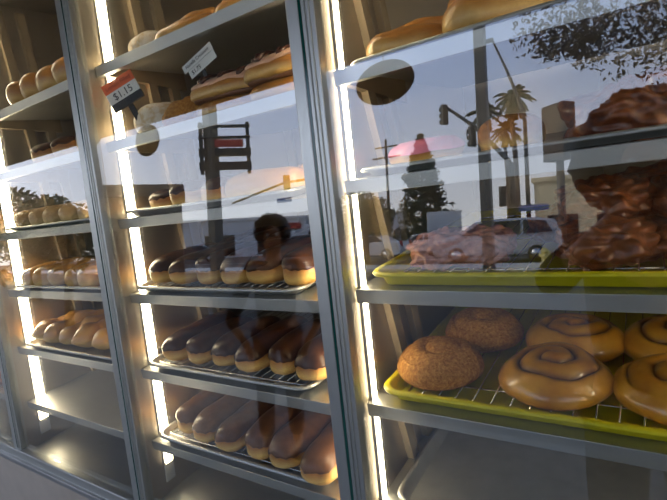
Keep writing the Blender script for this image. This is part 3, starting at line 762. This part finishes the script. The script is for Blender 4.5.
def leaves(m, centre, rad, n, size, droop=0., squash=1.):
    for _ in range(n):
        while True:
            d = Vector((random.uniform(-1, 1), random.uniform(-1, 1), random.uniform(-1, 1)))
            if d.length < 1: break
        d = d * (.55 + .45 / max(d.length, .3)) if d.length > .3 else d
        p = Vector(centre) + Vector((d.x * rad, d.y * rad, d.z * rad * squash))
        a = Vector((random.gauss(0, 1), random.gauss(0, 1), random.gauss(0, .7) - droop)).normalized()
        b = a.cross(Vector((random.gauss(0, 1), random.gauss(0, 1), random.gauss(0, 1)))).normalized()
        s = size * random.uniform(.6, 1.3)
        m.add([p - a * s, p + b * s * .45, p + a * s, p - b * s * .45], [(0, 1, 2, 3)], False)
def palm(loc, h, r, label):
    t = empty('palm_tree', loc, label, 'palm tree', 'palm trees')
    m = MB(); m.tube([(.15 * math.sin(k * .5), 0, h * k / 8) for k in range(9)], [.28 - .012 * k for k in range(9)], 10); m.build('trunk', M['trunk'], t)
    f = MB(); d = MB()
    for k in range(46):
        a = random.uniform(0, 2 * PI); el = random.uniform(-.5, 1.3); L = r * random.uniform(.8, 1.1)
        ax = Vector((math.cos(a), math.sin(a), 0)); sd = Vector((-math.sin(a), math.cos(a), 0)); pts = []
        for q in range(7):
            u = q / 6; pts.append(Vector((.1, 0, h)) + ax * (L * u * math.cos(el)) + Vector((0, 0, L * (u * math.sin(el) - .55 * u * u))))
        for q in range(6):
            wv = L * .16 * (math.sin(PI * (q + .6) / 7))
            for s in (-1, 1):
                f.add([pts[q], pts[q + 1], pts[q + 1] + sd * s * wv - Vector((0, 0, wv * .7)), pts[q] + sd * s * wv * .7 - Vector((0, 0, wv * .7))], [(0, 1, 2, 3)], False)
    f.build('fronds', M['palm'], t)
    for k in range(26):
        a = random.uniform(0, 2 * PI); L = r * random.uniform(.7, 1.2); ax = Vector((math.cos(a), math.sin(a), 0)); sd = Vector((-math.sin(a), math.cos(a), 0))
        p = Vector((.1, 0, h)); q = p + ax * L * .35 + Vector((0, 0, -L * .9)); d.add([p - sd * .12, p + sd * .12, q + sd * .25, q - sd * .25], [(0, 1, 2, 3)], False)
    d.build('dry_skirt', M['palm_dry'], t)
    return t
palm((-9.55, -43.4, .3), 13.6, 2.0, 'tall palm with hanging dry skirt mirrored beside the street light')
palm((-13.3, -47.6, .3), 13.8, 2.0, 'palm half hidden by the thick pole, mirrored in the right pane')
palm((-13.6, -57.8, .3), 13.8, 2.0, 'smallest palm mirrored low between the other two')
t = empty('conifer_tree', (-15.6, -36.4, .3), 'tall dark conifer mirrored in the right pane', 'tree')
m = MB(); m.tube([(0, 0, 0), (0, 0, 9)], [.3, .04], 8); m.build('trunk', M['trunk'], t)
m = MB()
for k in range(70):
    u = (k + .5) / 70; z = 1.0 + 8.9 * u; rr = 3.5 * (1 - u) ** .9 * random.uniform(.8, 1.15)
    for q in range(9):
        a = random.uniform(0, 2 * PI); v = random.uniform(.35, 1.)
        leaves(m, (rr * v * math.cos(a), rr * v * math.sin(a), z - .25 * v * rr + random.uniform(-.1, .1)), .16 + .36 * (1 - u), 11, .22, .2, .6)
m.build('needles', M['leaf_dark'], t)
def tree(loc, h, rad, n, size, leafmat, label, name='street_tree', th=.18, clumps=None, skip=0):
    t = empty(name, loc, label, 'tree')
    m = MB(); m.tube([(0, 0, 0), (.05, 0, h * .35), (0, .05, h * .75)], [th, th * .8, th * .4], 8); m.build('trunk', M['trunk'], t)
    m = MB()
    for c in clumps or [(0, 0, h - rad)] + [(rad * .55 * math.cos(a), rad * .55 * math.sin(a), h - rad + rad * .35 * math.sin(a * 2.3)) for a in (0, 1.05, 2.1, 3.14, 4.2, 5.25)]:
        leaves(m, c, rad * .62, n, size)
    m.build('crown', leafmat, t)
    return t
tree((-11.3, -18.6, .3), 3.7, 1.35, 900, .09, M['leaf'], 'round clipped street tree mirrored by the light strip of the right bay')
tree((-15.5, -5.6, .05), 3.7, 1.6, 500, .12, M['leaf'], 'leafy tree mirrored in the left pane')
tree((-9.6, -3.6, 0), 2.75, .8, 420, .07, M['leaf'], 'dense tree over the left pane\'s mirrored sky', th=.10)
# the tree whose branches hang over the pavement
br = empty('shade_tree', (2.6, -5.2, -.05), 'reddish-leaved tree whose twigs hang over the pavement', 'tree')
m = MB(); m.tube([(0, 0, 0), (-.1, .05, 2.4), (-.8, .3, 3.9), (-2.2, .7, 4.5), (-3.3, .85, 4.3)], [.22, .18, .13, .08, .03], 10); m.build('trunk', M['trunk'], br)
m = MB()
for k in range(46):
    u = random.random() ** .7; x = -1.05 + 2.2 * u                  # world x of the twig
    zb = 3.50 - .72 * min(1, u * 1.5) * random.uniform(.3, 1.)
    for q in range(3): leaves(m, (x - 2.6 + random.gauss(0, .05), random.uniform(.55, 1.15), zb + .05 + q * .16), .15 + .05 * q, 36, .032, .4, 1.1)
for k in range(12):
    leaves(m, (random.uniform(-2.3, .6), random.uniform(-.6, 1.0), random.uniform(3.9, 4.8)), .6, 200, .06, .2)
m.build('leaves', M['leaf_red'], br)

t = empty('utility_pole', (-20.4, -39.4, .3), 'timber utility pole with two crossarms mirrored left of the conifer', 'pole')
m = MB(); cyl(m, (0, 0, 0), (0, 0, 10.8), .17, .11, 10); m.build('pole', M['pole_wood'], t)
for z, w in ((10.0, 1.2), (9.0, 1.5)): MB().box((-w, -.06, z), (w, .06, z + .14)).build('crossarm', M['pole_wood'], t)
t = empty('street_pole', (-7.35, -5.5, 0), 'dark square pole mirrored in the middle pane', 'pole')
MB().box((-.11, -.11, 0), (.11, .11, 5.2)).build('shaft', M['pole'], t, .02)
MB().box((-.24, -.24, 0), (.24, .24, .1)).build('base_plate', M['pole'], t)
t = empty('pole_rack', (-7.42, -5.36, 2.95), 'dark metal sign bracket on the pole mirrored in the middle pane', 'sign bracket', None, R(-41))
for z in (.08, .36, .72, .95): MB().box((-.10, -.04, z), (.95, .03, z + (.16 if z < .7 else .05))).build('crossbar', M['signal'], t)
for x in (-.08, .86): MB().box((x, -.05, .0), (x + .07, .04, 1.05)).build('side_bar', M['signal'], t)
MB().box((.1, -.03, .55), (.8, .02, .70)).build('reddish_panel', M['red'], t)
t = empty('lamp_arm_pole', (-12.2, -15.5, .3), 'pole with a yellow signal arm mirrored in the middle pane', 'traffic signal')
m = MB(); cyl(m, (0, 0, 0), (0, 0, 4.4), .10, .08, 10); m.build('pole', M['pole'], t)
m = MB(); m.tube([(0, 0, 4.0), (-.9, .7, 3.85), (-1.9, 1.5, 3.4), (-2.7, 2.1, 3.05)], [.06, .05, .05, .04], 8); m.build('arm', M['signal_y'], t)
MB().box((-.95, .45, 3.55), (-.72, .68, 4.2)).build('signal_head', M['signal_y'], t, .02)
MB().box((-1.3, .7, 3.0), (-.5, .74, 3.2)).build('street_sign', M['blue'], t)
t = empty('storefront', (-36, -40.5, .3), 'long grey store building mirrored in the middle pane', 'building', None, R(-37))
MB().box((-16, -6, 0), (16, 0, 4.2)).build('wall', M['grey_wall'], t)
MB().box((-16.2, -6.2, 4.2), (16.2, .2, 4.5)).build('parapet', M['white_paint'], t)
for x in (-8, -2, 4, 10): MB().box((x, -.02, .2), (x + 3.4, .05, 2.6)).build('window', M['car_glass'], t)
MB().box((0, .0, 3.0), (3.2, .15, 3.7)).build('sign_panel', M['red'], t)
t = empty('kiosk', (-11.62, -8.20, .02), 'dark brown kiosk mirrored in the middle pane beside the square pole', 'kiosk', None, R(129.7))
MB().box((.12, .12, 0), (2.5, 2.1, 3.05)).build('wall', M['trunk'], t)
MB().box((0, 0, 3.05), (2.62, 2.22, 3.42)).build('roof', M['soffit'], t, .03)
MB().box((.5, .06, .05), (1.4, .13, 2.1)).build('door', M['signal'], t)
t = empty('corner_building', (-5.1, -47.5, .3), 'tan stucco building mirrored behind the pole sign', 'building', None, R(-4))
MB().box((-3.2, -8, 0), (5.5, 3.5, 5.6)).build('wall', M['stucco'], t)
MB().box((-3.4, -8.2, 5.6), (5.7, 3.7, 6.0)).build('parapet', M['stucco'], t, 0)
for x in (-2.2, 1.6): MB().box((x, 3.46, .3), (x + 2.4, 3.55, 2.6)).build('window', M['car_glass'], t)

# round hanging discs under the eave
for k, (x, y, z, a, b, lab) in enumerate(((-1.27, -1.36, 2.375, .195, .130, 'mirrored over the right bay\'s highest shelf'), (-3.66, -1.40, 2.42, .17, .14, 'mirrored over the middle bay\'s second shelf'), (-3.55, -.80, 2.40, .22, .17, 'mirrored in the left bay'))):
    t = empty('hanging_sign', (x, y, z), 'dark oval sign hung from the eave, ' + lab, 'sign', 'hanging ovals')
    m = MB(); rws = [[(a * e * math.cos(2 * PI * j / 48), q, b * e * math.sin(2 * PI * j / 48)) for j in range(48)] for e, q in ((.97, -.006), (1, -.004), (1, .004), (.97, .006))]
    m.rows(rws, True, True, True, False); m.build('disc', M['black'], t)
    m = MB(); cyl(m, (0, 0, b), (0, 0, 2.605 - z), .003, None, 6); m.build('cord', M['black'], t)

# ---------------------------------------------------------------- people on the pavement (seen in the glass)
def skin_obj(name, pts, edges, rad, mat, parent, root=0, sub=2):
    me = bpy.data.meshes.new(name); me.from_pydata(pts, edges, []); me.update(); me.materials.append(mat)
    o = bpy.data.objects.new(name, me); COL.objects.link(o); o.parent = parent
    s = o.modifiers.new('skin', 'SKIN'); s.use_smooth_shade = True
    for i, v in enumerate(me.skin_vertices[0].data):
        r = rad[i]; v.radius = r if isinstance(r, tuple) else (r, r); v.use_root = (i == root)
    m = o.modifiers.new('sub', 'SUBSURF'); m.levels = sub; m.render_levels = sub
    return o
def person(loc, rz, H, hair_r, label, hands, hair_name='hair'):
    """standing figure facing +y in its own frame; hands: wrist targets for the two hands"""
    t = empty('person', loc, label, 'person', None, rz); k = H / 1.70
    P = []; E = []; Rd = []
    def add(p, r, link=None):
        P.append(tuple(c * k for c in p)); Rd.append(tuple(q * k for q in r) if isinstance(r, tuple) else r * k)
        if link is not None: E.append((link, len(P) - 1))
        return len(P) - 1
    pel = add((0, 0, .93), (.150, .105)); wst = add((0, 0, 1.08), (.130, .095), pel); ch = add((0, 0, 1.26), (.155, .105), wst); nb = add((0, -.01, 1.40), (.075, .065), ch)
    nk = add((0, .005, 1.47), .052, nb); hd = add((0, .02, 1.54), (.070, .080), nk); h2 = add((0, .025, 1.61), (.076, .092), hd); h3 = add((0, .015, 1.67), (.055, .07), h2)
    ns = add((0, .105, 1.585), .012, hd)
    for s, wr in ((-1, hands[0]), (1, hands[1])):
        sh = add((s * .165, -.01, 1.37), .055, ch); 
        w = Vector(wr) / k; el = (Vector((s * .20, -.01, 1.37)) + w) / 2 + Vector((s * .10, 0, -.13))
        e = add(tuple(el), .042, sh); q = add(tuple(w), .028, e)
        dr = (w - el).normalized(); pm = add(tuple(w + dr * .05), (.034, .016), q)
        sd = dr.cross(Vector((0, 0, 1))).normalized() if abs(dr.z) < .9 else Vector((0, 1, 0))
        for f in range(4):
            off = sd * (.021 * (f - 1.5)) ; ln = (.072, .082, .078, .060)[f]
            a = add(tuple(w + dr * .085 + off), .0095, pm); a = add(tuple(w + dr * (.085 + ln * .55) + off + Vector((0, 0, -.012))), .0085, a); add(tuple(w + dr * (.085 + ln * .85) + off + Vector((0, 0, -.032))), .0075, a)
        a = add(tuple(w + dr * .035 - sd * s * .032), .011, pm); add(tuple(w + dr * .075 - sd * s * .052), .009, a)
        hp = add((s * .095, 0, .86), .088, pel); kn = add((s * .105, .015, .48), .056, hp); an = add((s * .11, -.015, .085), .038, kn); to = add((s * .125, .15, .035), (.036, .026), an)
    skin_obj('body', P, E, Rd, M['skin'], t)
    # clothes
    P2 = [tuple(c * k for c in p) for p in ((0, 0, .90), (0, 0, 1.08), (0, 0, 1.26), (0, -.01, 1.39))]
    R2 = [(.170 * k, .125 * k), (.148 * k, .115 * k), (.172 * k, .125 * k), (.085 * k, .075 * k)]; E2 = [(0, 1), (1, 2), (2, 3)]
    for s, wr in ((-1, hands[0]), (1, hands[1])):
        w = Vector(wr) / k; el = (Vector((s * .20, -.01, 1.37)) + w) / 2 + Vector((s * .10, 0, -.13)); b = len(P2)
        P2 += [tuple(c * k for c in (s * .165, -.01, 1.37)), tuple(el * k), tuple((el + (w - el) * .55) * k)]; R2 += [.07 * k, .056 * k, .048 * k]; E2 += [(2, b), (b, b + 1), (b + 1, b + 2)]
    skin_obj('shirt', P2, E2, R2, M['shirt'], t, 1)
    P3 = [(0, 0, .93 * k)]; R3 = [(.158 * k, .115 * k)]; E3 = []
    for s in (-1, 1):
        b = len(P3); P3 += [(s * .095 * k, 0, .85 * k), (s * .105 * k, .012 * k, .48 * k), (s * .11 * k, -.012 * k, .11 * k)]; R3 += [.102 * k, .074 * k, .060 * k]; E3 += [(0, b), (b, b + 1), (b + 1, b + 2)]
    skin_obj('trousers', P3, E3, R3, M['trouser'], t)
    for s in (-1, 1):
        m = bun(.27 * k, .095 * k, .075 * k, 2, .0, 24, 12); o = m.build('shoe', M['shoe'], t); o.location = (s * .118 * k, .06 * k, .002); o.rotation_euler = (0, 0, R(90))
    rows = []; c = Vector((0, -.015, 1.625)) * k
    for i in range(29):
        row = []
        for j in range(48):
            d = Vector(sph(i, 28, j, 48, .02, PI - .02)); rr = hair_r * (1 + .10 * nz(d, 5., 3) + .05 * nz(d, 13., 5))
            face = max(0, d.y - .25) * max(0, .75 - d.z)
            p = c + Vector((d.x * rr, d.y * rr, d.z * rr * .98))
            if d.y > .1: p.y = min(p.y, c.y + .09 * k) if d.z < .55 else p.y
            row.append(p)
        rows.append(row)
    MB().rows(rows, True, True, True).build('hair', M['hair'], t)
    for s in (-1, 1):
        m = MB(); rws = [[tuple(Vector((s * .032, .108, 1.595)) * k + Vector(sph(i, 8, j, 12)) * .012 * k) for j in range(12)] for i in range(9)]; m.rows(rws).build('eye', M['eye'], t)
    m = MB(); m.tube([Vector((x, .106, 1.535 + .01 * x * x)) * k for x in (-.025, -.01, .01, .025)], [.003, .007, .007, .003], 8); m.build('mouth', M['lip'], t)
    return t
person((.01, -.42, 0), 0, 1.71, .190, 'person with big dark hair photographing the case with a phone', [(-.10, .24, 1.42), (.10, .24, 1.42)])
person((-2.12, -1.25, 0), R(-38), 1.60, .125, 'second person with dark hair in a dark shirt, mirrored in the middle pane', [(-.24, .06, .82), (.24, .06, .82)])
t = empty('phone', (0, -.02, EYE), 'black phone held up by the photographer', 'phone')
A = Matrix(((0.83170442, 0.53141088, -0.16084228), (-0.03213591, -0.24313148, -0.96946086), (-0.55428787, 0.8114737, -0.18513616)))
fwd = Vector(A[2]); CM = Matrix((Vector(A[0]), -Vector(A[1]), -fwd)).transposed()
t.location = Vector((0, 0, EYE)) - fwd * .022
t.rotation_euler = CM.to_euler()
MB().box((-.072, -.058, 0), (.072, .012, .008)).build('phone_body', M['black'], t, .003)

# ---------------------------------------------------------------- camera, sky, sun
cam = bpy.data.cameras.new('camera'); co = bpy.data.objects.new('camera', cam); COL.objects.link(co)
cam.sensor_width = 36; cam.lens = 466.57 / 667 * 36; cam.clip_start = .01; cam.clip_end = 500
co.matrix_world = Matrix.Translation((0, 0, EYE)) @ CM.to_4x4()
S.camera = co
w = bpy.data.worlds.new('sky'); S.world = w; w.use_nodes = True; nt = w.node_tree; nt.nodes.clear()
tc = node(nt, 'ShaderNodeTexCoord'); sx = node(nt, 'ShaderNodeSeparateXYZ')
r = ramp(nt, [(.0, (.66, .65, .66)), (.06, (.62, .64, .70)), (.35, (.34, .43, .66)), (1., (.16, .25, .46))])
bg = node(nt, 'ShaderNodeBackground', Strength=3.0); ow = node(nt, 'ShaderNodeOutputWorld')
nt.links.new(tc.outputs['Generated'], sx.inputs[0]); nt.links.new(sx.outputs['Z'], r.inputs['Fac'])
dt = node(nt, 'ShaderNodeVectorMath', operation='DOT_PRODUCT'); dt.inputs[1].default_value = Vector((-.86, -.46, .22)).normalized()
mr = node(nt, 'ShaderNodeMapRange'); mr.inputs['From Min'].default_value = .45; mr.inputs['To Min'].default_value = 1.; mr.inputs['To Max'].default_value = 1.35
vm = node(nt, 'ShaderNodeVectorMath', operation='SCALE')
nt.links.new(tc.outputs['Generated'], dt.inputs[0]); nt.links.new(dt.outputs['Value'], mr.inputs['Value'])
nt.links.new(r.outputs[0], vm.inputs[0]); nt.links.new(mr.outputs[0], vm.inputs['Scale']); nt.links.new(vm.outputs[0], bg.inputs[0]); nt.links.new(bg.outputs[0], ow.inputs[0])
sl = bpy.data.lights.new('sun', 'SUN'); sl.energy = 4; sl.angle = R(.6); sl.color = (1, .94, .84)
so = bpy.data.objects.new('sun', sl); COL.objects.link(so)
so.rotation_euler = Vector((.9, -.38, -.55)).to_track_quat('-Z', 'Y').to_euler()
S.view_settings.view_transform = 'Standard'; S.view_settings.look = 'None'; S.view_settings.gamma = 1; S.view_settings.exposure = .2
S.view_settings.use_curve_mapping = False
S.cycles.transparent_max_bounces = 24
S.cycles.use_denoising = True
